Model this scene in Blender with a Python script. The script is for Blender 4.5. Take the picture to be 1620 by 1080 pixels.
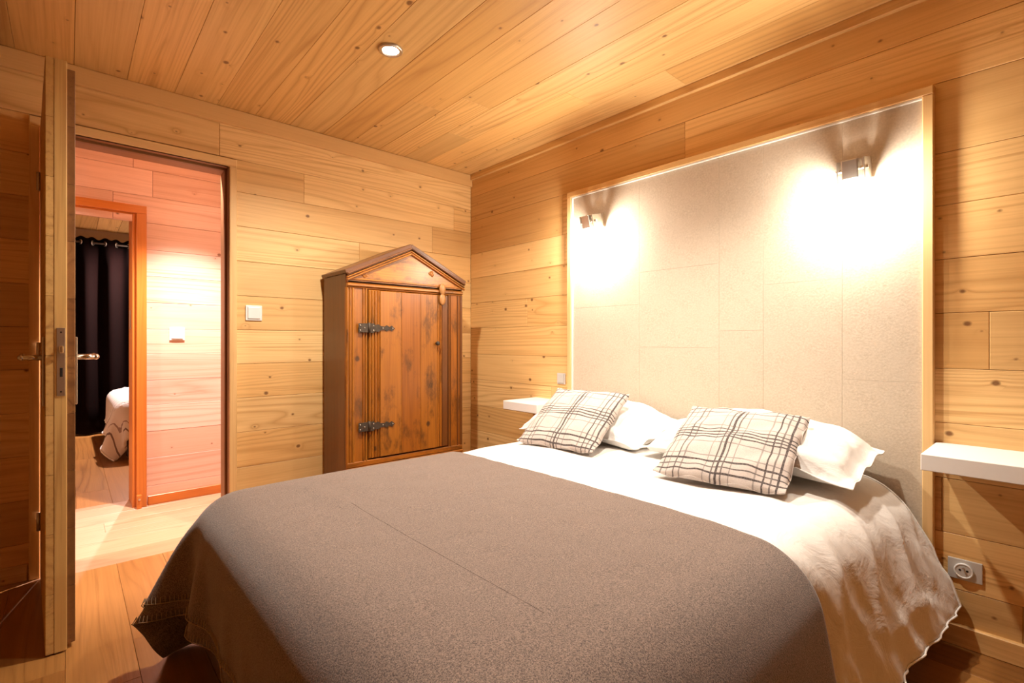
import bpy, bmesh, math, random
import numpy as np
from mathutils import Vector, Matrix

# ------------------------------------------------------------------ clear
for o in list(bpy.data.objects):
    bpy.data.objects.remove(o, do_unlink=True)
SC = bpy.context.scene
COL = SC.collection
R = math.radians
rng = random.Random(7)

# ------------------------------------------------------------------ camera, world, exposure
CAM = (-2.307, -3.064, 1.05)
cd = bpy.data.cameras.new('camera')
cd.sensor_width = 36.0
cd.lens = 788.0 / 1620.0 * 36.0
cd.clip_start = 0.02
cam = bpy.data.objects.new('camera', cd)
COL.objects.link(cam)
cam.location = CAM
cam.rotation_euler = (R(90), 0, -math.atan2(.6653, .7466))
SC.camera = cam

w = bpy.data.worlds.new('world')
SC.world = w
w.use_nodes = True
w.node_tree.nodes['Background'].inputs[0].default_value = (0.02, 0.02, 0.025, 1)
w.node_tree.nodes['Background'].inputs[1].default_value = 0.3

SC.view_settings.view_transform = 'Standard'
SC.view_settings.look = 'None'
SC.view_settings.gamma = 1.0
SC.view_settings.use_curve_mapping = False
SC.view_settings.exposure = 0.78

LAMP_COL = (1.0, 0.92, 0.80)
HALL_COL = (1.0, 0.79, 0.74)
P_DOWN, P_SCONCE, P_HALL, P_BED2 = 90.0, 12.5, 225.0, 330.0

# ------------------------------------------------------------------ node helper
class NT:
    def __init__(s, name, rough=.5):
        s.m = bpy.data.materials.new(name)
        s.m.use_nodes = True
        s.t = s.m.node_tree
        s.b = s.t.nodes['Principled BSDF']
        s.b.inputs['Roughness'].default_value = rough
    def n(s, typ, ins=None, **props):
        nd = s.t.nodes.new(typ)
        for k, v in props.items():
            setattr(nd, k, v)
        for k, v in (ins or {}).items():
            s.put(nd.inputs[k], v)
        return nd
    def put(s, sock, v):
        if isinstance(v, bpy.types.NodeSocket):
            s.t.links.new(v, sock)
        else:
            if sock.type == 'RGBA' and len(v) == 3:
                v = (*v, 1)
            sock.default_value = v
    def math(s, op, a, b=0.0, c=None, clamp=False):
        nd = s.n('ShaderNodeMath', operation=op, use_clamp=clamp)
        s.put(nd.inputs[0], a); s.put(nd.inputs[1], b)
        if c is not None: s.put(nd.inputs[2], c)
        return nd.outputs[0]
    def vec(s, op, a, b):
        nd = s.n('ShaderNodeVectorMath', operation=op)
        s.put(nd.inputs[0], a); s.put(nd.inputs[1], b)
        return nd.outputs[0]
    def mix(s, f, a, b, mode='MIX'):
        nd = s.n('ShaderNodeMix', data_type='RGBA', blend_type=mode)
        s.put(nd.inputs[0], f); s.put(nd.inputs[6], a); s.put(nd.inputs[7], b)
        return nd.outputs[2]
    def ramp(s, f, stops, interp='LINEAR'):
        nd = s.n('ShaderNodeValToRGB')
        cr = nd.color_ramp
        cr.interpolation = interp
        while len(cr.elements) < len(stops): cr.elements.new(0.5)
        for e, (p, c) in zip(cr.elements, stops):
            e.position = p
            e.color = (*c, 1) if not isinstance(c, (int, float)) else (c, c, c, 1)
        s.put(nd.inputs[0], f)
        return nd.outputs[0]
    def noise(s, v, scale, detail=2.0, rough=.5, dist=0.0):
        nd = s.n('ShaderNodeTexNoise', {'Vector': v, 'Scale': scale, 'Detail': detail, 'Roughness': rough, 'Distortion': dist})
        return nd.outputs[0]
    def bump(s, h, strength=.3, dist=.002):
        nd = s.n('ShaderNodeBump', {'Height': h, 'Strength': strength, 'Distance': dist})
        s.put(s.b.inputs['Normal'], nd.outputs[0])
    def color(s, c): s.put(s.b.inputs['Base Color'], c)

def wood(name, light, mid, dark, knot=(.17, .06, .015), rough=.5, ringf=9.0, warp=6.0,
         ring_amt=.45, knots=.42, tone=.38, fine_amt=.25, knot_scale=5.0, stain=None, coat=0.0, stretch=.55):
    """plank wood: local X runs along the grain"""
    t = NT(name, rough)
    tc = t.n('ShaderNodeTexCoord').outputs['Object']
    oi = t.n('ShaderNodeObjectInfo').outputs['Random']
    r2 = t.math('FRACT', t.math('MULTIPLY', oi, 7.317))
    r3 = t.math('FRACT', t.math('MULTIPLY', oi, 23.71))
    off = t.n('ShaderNodeCombineXYZ', {0: t.math('MULTIPLY', oi, 41.0), 1: t.math('MULTIPLY', r2, 29.0), 2: t.math('MULTIPLY', r3, 13.0)}).outputs[0]
    p = t.vec('ADD', tc, off)
    # knots
    kp = t.vec('MULTIPLY', p, (.8, 1.0, 1.0))
    vo = t.n('ShaderNodeTexVoronoi', {'Vector': kp, 'Scale': knot_scale}, voronoi_dimensions='2D')
    dist = vo.outputs['Distance']
    cs = t.n('ShaderNodeSeparateXYZ', {0: vo.outputs['Color']})
    keep = t.math('LESS_THAN', cs.outputs[0], knots)
    size = t.math('MULTIPLY_ADD', t.math('POWER', cs.outputs[1], 2.0), .055, .03)
    wob = t.math('MULTIPLY_ADD', t.noise(p, 40, 1), .05, -.025)
    core = t.math('MULTIPLY', t.math('SUBTRACT', t.math('ADD', size, wob), dist), 26.0, clamp=True)
    core = t.math('MULTIPLY', core, keep)
    halo = t.math('MULTIPLY', t.math('POWER', 2.718, t.math('MULTIPLY', dist, -15.0)), keep)
    # growth rings
    sp = t.vec('MULTIPLY', p, (stretch, 5.5, 5.5))
    wn = t.noise(sp, 1.0, 1.5, .45, .3)
    sep = t.n('ShaderNodeSeparateXYZ', {0: p})
    lin = t.math('MULTIPLY', sep.outputs[1], t.math('MULTIPLY_ADD', r3, ringf * 1.6, ringf * .5))
    ph = t.math('ADD', t.math('ADD', lin, t.math('MULTIPLY', wn, t.math('MULTIPLY_ADD', r2, warp, warp * .6))), t.math('MULTIPLY', halo, 1.1))
    fr = t.math('FRACT', ph)
    ring = t.math('POWER', t.math('ABSOLUTE', t.math('MULTIPLY_ADD', fr, 2.0, -1.0)), 2.6)
    r4 = t.math('FRACT', t.math('MULTIPLY', oi, 51.93))
    ring = t.math('MULTIPLY', ring, t.math('MULTIPLY_ADD', t.math('MULTIPLY', r4, r4), 1.25, .3))
    fine = t.noise(t.vec('MULTIPLY', p, (2.2, 150.0, 150.0)), 1.0, 3.0, .6)
    streak = t.noise(t.vec('MULTIPLY', t.vec('ADD', p, t.n('ShaderNodeCombineXYZ', {1: t.math('MULTIPLY', wn, .12)}).outputs[0]), (1.2, 75.0, 75.0)), 1.0, 2.0, .55)
    blot = t.noise(t.vec('MULTIPLY', p, (1.0, 3.0, 3.0)), 1.6, 2.0)
    tn = t.mix(t.math('MULTIPLY', oi, 1.0), light, mid)
    c = t.mix(t.math('MULTIPLY', ring, ring_amt, clamp=True), tn, dark)
    c = t.mix(t.math('MULTIPLY', t.math('MULTIPLY_ADD', fine, 2.0, -.7, clamp=True), fine_amt), c, dark)
    c = t.mix(t.math('MULTIPLY', t.math('MULTIPLY_ADD', streak, 5.0, -2.7, clamp=True), t.math('MULTIPLY_ADD', r3, .5, .14)), c, dark)
    c = t.mix(t.math('MULTIPLY', t.math('MULTIPLY_ADD', blot, 2.0, -.8, clamp=True), .2), c, mid)
    val = t.math('MULTIPLY_ADD', r2, tone, 1.0 - tone * .62)
    c = t.mix(1.0, c, t.n('ShaderNodeCombineXYZ', {0: val, 1: t.math('POWER', val, 1.2), 2: t.math('POWER', val, 1.5)}).outputs[0], 'MULTIPLY')
    c = t.mix(t.math('MULTIPLY', halo, .22, clamp=True), c, dark)
    c = t.mix(t.math('MULTIPLY', core, .85), c, knot)
    if stain:
        sn = t.noise(t.vec('MULTIPLY', p, (1.2, 2.6, 2.6)), 3.0, 6.0, .7)
        c = t.mix(t.math('MULTIPLY_ADD', sn, 6.0, -3.1, clamp=True), c, stain)
    t.color(c)
    h = t.math('ADD', t.math('MULTIPLY', ring, -.5), t.math('MULTIPLY', fine, .6))
    t.bump(h, .25, .0015)
    if coat:
        t.b.inputs['Coat Weight'].default_value = coat
        t.b.inputs['Coat Roughness'].default_value = .25
    return t.m

def plain(name, col, rough=.5, metal=0.0, noise=0.0, nscale=60, bump=0.0):
    t = NT(name, rough)
    tc = t.n('ShaderNodeTexCoord').outputs['Object']
    nz = t.noise(tc, nscale, 3.0)
    d = tuple(max(0, c * (1 - noise)) for c in col)
    l = tuple(min(1, c * (1 + noise * .6)) for c in col)
    t.color(t.mix(nz, d, l))
    t.b.inputs['Metallic'].default_value = metal
    if bump: t.bump(nz, bump, .002)
    return t.m

def emit(name, col, s):
    t = NT(name)
    t.color((.9, .9, .9))
    t.b.inputs['Emission Color'].default_value = (*col, 1)
    t.b.inputs['Emission Strength'].default_value = s
    return t.m

M = {}
M['pine'] = wood('pine_wall_boards', (.89, .60, .265), (.82, .49, .18), (.46, .20, .045), ring_amt=.36, ringf=20.0, warp=9.0, stretch=.42, knots=.5, knot_scale=6.5, tone=.28, fine_amt=.3)
M['pine_ceiling'] = wood('pine_ceiling_boards', (.86, .57, .235), (.79, .47, .16), (.44, .19, .042), ring_amt=.46, ringf=18.0, warp=9.0, stretch=.42, knots=.36, tone=.28, knot_scale=6.0)
M['pine_trim'] = wood('pine_trim', (.86, .59, .28), (.82, .51, .205), (.54, .27, .08), ring_amt=.3, tone=.15, knots=.25)
M['oak_floor'] = wood('oak_floor_planks', (.43, .205, .058), (.36, .155, .04), (.20, .078, .018), knots=.06, ringf=16, warp=9, rough=.32, tone=.3, fine_amt=.4)
M['darkened_unseen_walls'] = wood('low_bounce_pine_boards', (.62, .36, .12), (.52, .27, .08), (.30, .13, .03), tone=.22, knots=.4)  # darker pine for the unseen walls, chosen to cut bounced light
M['hall_pine'] = wood('pink_light_tint_hall_boards', (.83, .565, .45), (.77, .475, .345), (.46, .21, .11), ring_amt=.4, knots=.36, knot_scale=6.0, tone=.2, fine_amt=.25)  # pink cast of the hall light is mixed into the board colour
M['hall_floor'] = wood('pale_pink_light_tint_planks', (.64, .41, .26), (.56, .33, .19), (.34, .17, .08), knots=.06, ringf=16, warp=9, rough=.32, tone=.22, fine_amt=.4)  # pale wood, with the hall light's pink cast mixed in
M['door_wood'] = wood('door_wood', (.78, .50, .18), (.68, .40, .13), (.38, .17, .04), tone=.2, knots=.4)
M['dark_jamb'] = wood('dark_jamb_wood', (.30, .14, .045), (.22, .09, .025), (.12, .045, .012), tone=.2, knots=.1)
M['orange_wood'] = wood('orange_varnished_wood', (.66, .23, .04), (.58, .18, .028), (.38, .10, .015), tone=.15, knots=.15, rough=.35)
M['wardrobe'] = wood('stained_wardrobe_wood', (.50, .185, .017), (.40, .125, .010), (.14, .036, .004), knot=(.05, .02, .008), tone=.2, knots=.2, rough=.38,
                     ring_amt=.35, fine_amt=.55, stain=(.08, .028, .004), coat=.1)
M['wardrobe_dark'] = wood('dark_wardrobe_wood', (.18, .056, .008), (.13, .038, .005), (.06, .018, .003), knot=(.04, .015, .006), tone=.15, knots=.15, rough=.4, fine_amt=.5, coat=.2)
M['button_wood'] = plain('pale_worn_wood', (.48, .22, .07), .4, 0, .4, 25)
M['panel'] = None
t = NT('beige_mottled_wallcovering', .75)
tc = t.n('ShaderNodeTexCoord').outputs['Object']
oi = t.n('ShaderNodeObjectInfo').outputs['Random']
a = t.noise(tc, 130, 4, .65); b = t.noise(tc, 9, 3, .6)
c = t.mix(t.math('MULTIPLY_ADD', a, 2.4, -.7, clamp=True), (.46, .375, .275), (.66, .565, .45))
c = t.mix(t.math('MULTIPLY_ADD', b, 2.0, -.6, clamp=True), c, (.60, .50, .39))
c = t.mix(t.math('MULTIPLY', oi, .10), c, (.42, .34, .25))
t.color(c); t.bump(a, .35, .002)
M['panel'] = t.m
t = NT('white_cotton', .85)
tc = t.n('ShaderNodeTexCoord').outputs['Object']
wr = t.noise(tc, 9, 4, .6, .8); wv = t.noise(tc, 220, 2)
t.color(t.mix(wv, (.80, .76, .72), (.86, .83, .79)))
t.bump(t.math('MULTIPLY_ADD', wv, .04, t.math('MULTIPLY', wr, .9)), .42, .018)
t.b.inputs['Sheen Weight'].default_value = .1
M['cotton'] = t.m
t = NT('brown_wool', .95)
tc = t.n('ShaderNodeTexCoord').outputs['Object']
s1 = t.noise(tc, 330, 2, .7); s2 = t.noise(tc, 620, 1, .7)
f = t.math('MULTIPLY_ADD', t.math('ADD', s1, s2), 2.8, -2.3, clamp=True)
t.color(t.mix(f, (.058, .035, .027), (.275, .194, .152)))
t.bump(t.math('ADD', s1, t.math('MULTIPLY', t.noise(tc, 5, 3), 3.0)), .3, .004)
t.b.inputs['Sheen Weight'].default_value = .35
t.b.inputs['Sheen Roughness'].default_value = .5
M['wool'] = t.m
M['stitch'] = plain('tan_thread', (.36, .26, .16), .9)
M['crease'] = plain('dark_wool_seam', (.05, .03, .022), .95)
M['steel'] = plain('brushed_nickel', (.60, .55, .48), .35, 1.0, .1, 90)
M['chrome'] = plain('polished_chrome', (.75, .72, .68), .15, 1.0)
M['iron'] = plain('rusted_iron', (.085, .062, .045), .6, .55, .6, 60, .5)
M['white_lam'] = plain('white_laminate', (.82, .79, .75), .45, 0, .02)
M['white_plastic'] = plain('white_plastic', (.78, .77, .75), .35)
M['silver_plastic'] = plain('silver_plastic', (.62, .60, .57), .4, .15)
M['black'] = plain('black_plastic', (.012, .012, .012), .5)
M['mattress'] = plain('mattress_ticking', (.45, .40, .36), .9, 0, .1)
M['bed_base'] = plain('dark_brown_base_cloth', (.07, .045, .03), .9, 0, .2)
M['curtain'] = plain('aubergine_curtain', (.0045, .0010, .0008), 1.0, 0, .25, 40)
M['curtain'].node_tree.nodes['Principled BSDF'].inputs['Specular IOR Level'].default_value = .08
M['backing'] = plain('wall_backing', (.34, .17, .06), .8, 0, .2)
M['plaster'] = plain('cream_plaster', (.70, .56, .42), .8, 0, .05)
M['bulb'] = emit('lit_bulb', (1, .93, .82), 30)
t = NT('striped_bedding', .9)
tc = t.n('ShaderNodeTexCoord').outputs['Object']
sx = t.n('ShaderNodeSeparateXYZ', {0: tc})
st = t.math('FRACT', t.math('MULTIPLY', t.math('ADD', sx.outputs[0], sx.outputs[1]), 7.0))
t.color(t.ramp(st, [(0, (.75, .70, .66)), (.45, (.75, .70, .66)), (.5, (.20, .14, .13)), (.56, (.75, .70, .66)), (.78, (.34, .25, .23)), (.82, (.75, .70, .66))], 'CONSTANT'))
M['striped'] = t.m
# plaid: thin dark lines in two directions over a light ground
t = NT('plaid_wool', .9)
tc = t.n('ShaderNodeTexCoord').outputs['Object']
sx = t.n('ShaderNodeSeparateXYZ', {0: tc})
nz = t.noise(tc, 260, 2, .6)
def lines(coord, pos, jit):
    s = t.math('ADD', t.math('MULTIPLY_ADD', coord, 2.3, .5), t.math('MULTIPLY_ADD', t.noise(tc, 11, 1), jit, -jit * .5))
    st = [(0.0, 0.0)]
    for p_, wd, v in pos:
        st += [(p_ - wd * .52, min(1, v * 1.1)), (p_ + wd * .52, 0.0)]
    return t.ramp(s, st, 'CONSTANT')
la = lines(sx.outputs[0], [(.05, .012, .7), (.10, .010, .5), (.16, .012, .8), (.21, .010, .6), (.40, .010, .45), (.46, .012, .8), (.50, .018, 1), (.54, .012, .8), (.60, .010, .5), (.78, .010, .45), (.84, .014, .9), (.89, .010, .7), (.94, .014, .9)], .012)
lb = lines(sx.outputs[1], [(.05, .014, .9), (.10, .012, .8), (.16, .016, .9), (.22, .010, .5), (.38, .010, .5), (.45, .014, .9), (.49, .014, .9), (.53, .014, .9), (.57, .014, .9), (.62, .010, .5), (.78, .010, .45), (.87, .012, .8), (.94, .014, .9)], .012)
wave = t.mix(nz, (.40, .335, .30), (.63, .55, .50))
f = t.math('MULTIPLY', t.math('MAXIMUM', la, lb), t.math('MULTIPLY_ADD', nz, .9, .45, clamp=True), clamp=True)
t.color(t.mix(f, wave, (.035, .022, .022)))
t.bump(nz, .4, .003)
M['plaid'] = t.m

# ------------------------------------------------------------------ object helpers
def link(name, me, mat, parent=None):
    o = bpy.data.objects.new(name, me)
    COL.objects.link(o)
    if mat is not None and not me.materials: me.materials.append(mat)
    if parent is not None: o.parent = parent
    return o
def tag(o, label, cat, group=None, kind=None):
    o['label'] = label
    o['category'] = cat
    if group: o['group'] = group
    if kind: o['kind'] = kind
    return o
def empty(name, loc, label, cat, group=None, kind=None, rz=0.0):
    o = bpy.data.objects.new(name, None)
    o.empty_display_size = .05
    COL.objects.link(o)
    o.location = loc
    o.rotation_euler = (0, 0, rz)
    return tag(o, label, cat, group, kind)
def bm_mesh(name, bm, smooth=False):
    me = bpy.data.meshes.new(name)
    bmesh.ops.recalc_face_normals(bm, faces=bm.faces)
    bm.to_mesh(me); bm.free()
    if smooth:
        for p in me.polygons: p.use_smooth = True
    return me
def rootloc(parent):
    v = Vector((0, 0, 0))
    p = parent
    while p is not None:
        v += p.location; p = p.parent
    return v
def box_bm(bm, x0, x1, y0, y1, z0, z1, bevel=0.0, seg=1, mat=None):
    r = bmesh.ops.create_cube(bm, size=1.0)
    vs = r['verts']
    for v in vs:
        v.co = Vector(((x0 + x1) / 2 + v.co.x * (x1 - x0), (y0 + y1) / 2 + v.co.y * (y1 - y0), (z0 + z1) / 2 + v.co.z * (z1 - z0)))
    if bevel:
        es = list({e for v in vs for e in v.link_edges})
        r2 = bmesh.ops.bevel(bm, geom=es, offset=bevel, segments=seg, affect='EDGES', profile=.5)
        vs = list({v for f in r2['faces'] for v in f.verts} | {v for v in vs if v.is_valid})
    if mat is not None: bmesh.ops.transform(bm, matrix=mat, verts=vs)
    return vs
def box(name, mat, parent, x0, x1, y0, y1, z0, z1, bevel=.002, seg=1):
    """axis-aligned world box under a (possibly nested) parent with no rotation"""
    L = rootloc(parent) if parent is not None else Vector((0, 0, 0))
    bm = bmesh.new()
    box_bm(bm, x0 - L.x, x1 - L.x, y0 - L.y, y1 - L.y, z0 - L.z, z1 - L.z, bevel, seg)
    return link(name, bm_mesh(name, bm), mat, parent)
def part(name, bm, mat, parent, smooth=False):
    """bm given in world coordinates"""
    L = rootloc(parent) if parent is not None else Vector((0, 0, 0))
    bmesh.ops.translate(bm, vec=-L, verts=bm.verts)
    return link(name, bm_mesh(name, bm, smooth), mat, parent)
_plank_cache = {}
def plank_mesh(L, W, T, ch, mat):
    k = (round(L, 3), round(W, 3), round(T, 3), round(ch, 4), mat.name)
    if k in _plank_cache: return _plank_cache[k]
    l, w_, t_ = L / 2, W / 2, T / 2
    v = []
    for (dx, dy, z) in ((l, w_, -t_), (l, w_, t_ - ch), (l - ch, w_ - ch, t_)):
        v += [(-dx, -dy, z), (dx, -dy, z), (dx, dy, z), (-dx, dy, z)]
    f = [(3, 2, 1, 0), (8, 9, 10, 11)]
    for b in (0, 4):
        for i in range(4):
            j = (i + 1) % 4
            f.append((b + i, b + j, b + 4 + j, b + 4 + i))
    me = bpy.data.meshes.new('board')
    me.from_pydata(v, [], f)
    me.materials.append(mat)
    _plank_cache[k] = me
    return me
def plank(name, mat, parent, center, L, W, T, X, Z, ch=.0015):
    """board with local X along its length and local Z out of its face"""
    X = Vector(X).normalized(); Z = Vector(Z).normalized(); Y = Z.cross(X)
    o = bpy.data.objects.new(name, plank_mesh(L, W, T, ch, mat))
    COL.objects.link(o)
    c = Vector(center) - (rootloc(parent) if parent is not None else Vector((0, 0, 0)))
    m = Matrix((X, Y, Z)).transposed().to_4x4()
    m.translation = c
    if parent is not None: o.parent = parent
    o.matrix_local = m
    return o
def member(name, mat, parent, p0, p1, W, T, Z, ch=.003):
    """board from p0 to p1 (centre line), face normal Z"""
    p0, p1 = Vector(p0), Vector(p1)
    return plank(name, mat, parent, (p0 + p1) / 2, (p1 - p0).length, W, T, p1 - p0, Z, ch)
def tube_bm(bm, p0, p1, r, n=16, r1=None):
    p0, p1 = Vector(p0), Vector(p1)
    d = p1 - p0
    q = Vector((0, 0, 1)).rotation_difference(d.normalized())
    m = Matrix.Translation((p0 + p1) / 2) @ q.to_matrix().to_4x4()
    bmesh.ops.create_cone(bm, cap_ends=True, cap_tris=False, segments=n, radius1=r, radius2=r if r1 is None else r1, depth=d.length, matrix=m)
def torus_bm(bm, c, R_, r, axis=(0, 0, 1), n=32, k=10):
    q = Vector((0, 0, 1)).rotation_difference(Vector(axis).normalized())
    vs = []
    for i in range(n):
        a = 2 * math.pi * i / n
        row = []
        for j in range(k):
            b = 2 * math.pi * j / k
            row.append(bm.verts.new(Vector(c) + q @ Vector(((R_ + r * math.cos(b)) * math.cos(a), (R_ + r * math.cos(b)) * math.sin(a), r * math.sin(b)))))
        vs.append(row)
    for i in range(n):
        for j in range(k):
            bm.faces.new((vs[i][j], vs[(i + 1) % n][j], vs[(i + 1) % n][(j + 1) % k], vs[i][(j + 1) % k]))
def grid_mesh(name, P, smooth=True, uvclosed=False):
    nx, ny = P.shape[:2]
    v = P.reshape(-1, 3).tolist()
    f = [(i * ny + j, (i + 1) * ny + j, (i + 1) * ny + j + 1, i * ny + j + 1) for i in range(nx - 1) for j in range(ny - 1)]
    me = bpy.data.meshes.new(name)
    me.from_pydata(v, [], f)
    if smooth:
        for p in me.polygons: p.use_smooth = True
    return me

# ------------------------------------------------------------------ the room shell
H = 2.32
XL, YF = -3.7, -4.7          # unseen left wall and wall behind the camera
T = .018
DX0, DX1, DH = -2.400, -1.652, 2.003     # bedroom doorway
def structure(name, label, x0, x1, y0, y1, z0, z1, mat=None):
    o = box(name, mat or M['backing'], None, x0, x1, y0, y1, z0, z1, 0)
    return tag(o, label, name.split('_')[0], kind='structure')
def rows(parent, zs, spans, kind, plane, mat, minlen=1.5, maxlen=3.0, splits=None, seed=1, name='wall_board', nrm=-1, openings=()):
    rr = random.Random(seed)
    for k in range(len(zs) - 1):
        z0, z1 = zs[k], zs[k + 1]
        segs = [spans]
        for (a, b, zb, zt) in openings:
            if zb < (z0 + z1) / 2 < zt:
                new = []
                for (p, q) in segs:
                    if b <= p or a >= q: new.append((p, q)); continue
                    if a > p: new.append((p, a))
                    if b < q: new.append((b, q))
                segs = new
        for (p, q) in segs:
            cuts = [c for c in (splits or {}).get(k, []) if p + .03 < c < q - .03]
            if not cuts:
                c = p + rr.uniform(.6, maxlen)
                while c < q - minlen * .5:
                    cuts.append(c); c += rr.uniform(minlen, maxlen)
            e = [p] + sorted(cuts) + [q]
            for i in range(len(e) - 1):
                a0, a1 = e[i], e[i + 1]
                out = rr.uniform(0, .0012)
                ln = a1 - a0 - .0012
                if kind == 'X':
                    plank(name, mat, parent, ((a0 + a1) / 2, plane - nrm * (T / 2 - out), (z0 + z1) / 2), ln, z1 - z0 - .0014, T, (1, 0, 0), (0, nrm, 0))
                else:
                    plank(name, mat, parent, (plane - nrm * (T / 2 - out), (a0 + a1) / 2, (z0 + z1) / 2), ln, z1 - z0 - .0014, T, (0, 1, 0), (nrm, 0, 0))

# door wall (y = 0): backing in three pieces joined as one structure
bm = bmesh.new()
box_bm(bm, XL - .1, DX0 - .02, T, .18, 0, H)
box_bm(bm, DX1 + .02, .1, T, .18, 0, H)
box_bm(bm, DX0 - .02, DX1 + .02, T, .18, DH + .02, H)
wall_back = tag(part('wall_back', bm, M['backing'], None), 'pine boarded wall with the open doorway and the wardrobe', 'wall', kind='structure')
ZB = [0, .161, .351, .546, .736, .926, 1.114, 1.304, 1.496, 1.689, 1.878, 2.055, 2.245, H]
rows(wall_back, ZB, (XL, 0.0), 'X', 0.0, M['pine'], splits={10: [-.158, -1.25], 9: [-.346], 8: [-.9], 7: [-2.6]}, seed=3,
     openings=[(DX0 - .035, DX1 + .035, -1, 2.05)])
# bed wall (x = 0)
wall_right = structure('wall_right', 'pine boarded wall behind the bed', T, .12, YF - .1, .1, 0, H)
ZR = [0, .19, .38, .57, .764, .955, 1.15, 1.34, 1.53, 1.716, 1.966, 2.15, H]
rows(wall_right, ZR, (YF, 0.0), 'Y', 0.0, M['pine'], splits={6: [-.629, -3.3], 5: [-2.882, -1.5], 9: [-.95, -2.4]}, seed=12)
# unseen walls
wall_left = structure('wall_left', 'pine boarded wall opposite the bed', XL - .12, XL - T, YF - .1, .1, 0, H)
rows(wall_left, ZR, (YF, 0.0), 'Y', XL, M['darkened_unseen_walls'], seed=21, nrm=1)
wall_front = structure('wall_front', 'pine boarded wall facing the wardrobe', XL - .1, .1, YF - .12, YF - T, 0, H)
rows(wall_front, ZB, (XL, 0.0), 'X', YF, M['darkened_unseen_walls'], seed=22, nrm=1)
# ceiling
ceiling = structure('ceiling', 'ceiling of wide pine boards', XL - .1, .1, YF - .1, .18, H + T, H + .1)
cx = [0.0, -.03, -.217, -.41, -.583, -.771, -.96, -1.145, -1.338, -1.523, -1.711, -1.902, -2.094, -2.287, -2.48, -2.67, -2.86, -3.05, -3.24, -3.43, XL]
rr = random.Random(5)
fixed = {2: [-1.35], 3: [-.55], 4: [-.95, -2.2], 5: [-.75], 6: [-2.1]}
for k in range(len(cx) - 1):
    x1, x0 = cx[k], cx[k + 1]
    cuts = fixed.get(k)
    if cuts is None:
        cuts = [rr.uniform(-3.4, -1.7)]
    e = [0.0] + sorted(cuts, reverse=True) + [YF]
    for i in range(len(e) - 1):
        plank('ceiling_board', M['pine_ceiling'], ceiling, ((x0 + x1) / 2, (e[i] + e[i + 1]) / 2, H + T / 2 - rr.uniform(0, .001)),
              abs(e[i + 1] - e[i]) - .001, x1 - x0 - .0012, T, (0, 1, 0), (0, 0, -1), .001)
# floor
floor = structure('floor', 'oak plank floor of the bedroom', XL - .1, .1, YF - .1, -.06, -.1, -.012)
rr = random.Random(9)
x = 0.0; k = 0
while x > XL + .02:
    x0 = max(XL, x - .178)
    y = -.06; first = True
    while y > YF + .02:
        ln = rr.uniform(.5, 1.3) if first else 1.3
        first = False
        y0 = max(YF, y - ln)
        plank('floor_plank', M['oak_floor'], floor, ((x + x0) / 2, (y + y0) / 2, -.006), y - y0 - .0008, x - x0 - .0008, .012, (0, 1, 0), (0, 0, 1), .0008)
        y = y0
    x = x0
# trims: board along the top of the door wall, strip over the bed wall, baseboard
trim_1 = tag(member('trim_1', M['pine_trim'], None, (XL, -.011, H - .045), (0, -.011, H - .045), .086, .022, (0, -1, 0)),
             'pale pine trim board along the ceiling above the doorway', 'trim', kind='structure')
trim_2 = tag(member('trim_2', M['pine_ceiling'], None, (-.010, YF, H - .022), (-.010, -.022, H - .022), .042, .020, (-1, 0, 0)),
             'narrow dark strip where the ceiling meets the bed wall', 'trim', kind='structure')
bbr = tag(member('baseboard_right', M['pine'], None, (-.009, YF, .036), (-.009, 0, .036), .072, .018, (-1, 0, 0)),
          'low pine baseboard along the bed wall', 'baseboard', kind='structure')
bbb = tag(member('baseboard_back', M['pine'], None, (-1.60, -.008, .036), (-.02, -.008, .036), .072, .016, (0, -1, 0)),
          'low pine baseboard behind the wardrobe', 'baseboard', kind='structure')
bbd = tag(member('baseboard_door', M['pine'], None, (XL, -.008, .036), (DX0 - .04, -.008, .036), .072, .016, (0, -1, 0)),
          'low pine baseboard behind the open door', 'baseboard', kind='structure')
bbl = tag(member('baseboard_left', M['pine'], None, (XL + .009, YF, .036), (XL + .009, 0, .036), .072, .018, (1, 0, 0)),
          'low pine baseboard opposite the bed', 'baseboard', kind='structure')

# doorway lining and casing
df = empty('door_frame', (DX1, 0, 0), 'wooden lining and casing around the open bedroom doorway', 'door frame')
JW = .23
member('jamb', M['dark_jamb'], df, (DX1 + .010, .085, .0), (DX1 + .010, .085, DH + .02), JW - .02, .020, (-1, 0, 0))
member('jamb', M['dark_jamb'], df, (DX0 - .010, .085, .0), (DX0 - .010, .085, DH + .02), JW - .02, .020, (1, 0, 0))
member('lintel', M['dark_jamb'], df, (DX0, .085, DH + .010), (DX1, .085, DH + .010), JW - .02, .020, (0, 0, -1))
member('casing', M['pine_trim'], df, (DX1 + .018, -.012, 0), (DX1 + .018, -.012, DH), .036, .024, (0, -1, 0))
member('casing', M['pine_trim'], df, (DX0 - .018, -.012, 0), (DX0 - .018, -.012, DH), .036, .024, (0, -1, 0))
member('casing', M['pine_trim'], df, (DX0 - .036, -.012, DH + .021), (DX1 + .036, -.012, DH + .021), .042, .024, (0, -1, 0))
member('stop', M['dark_jamb'], df, (DX1 - .006, .05, 0), (DX1 - .006, .05, DH), .03, .012, (-1, 0, 0))
member('stop', M['dark_jamb'], df, (DX0, .05, DH - .006), (DX1 - .013, .05, DH - .006), .03, .012, (0, 0, -1))

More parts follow.
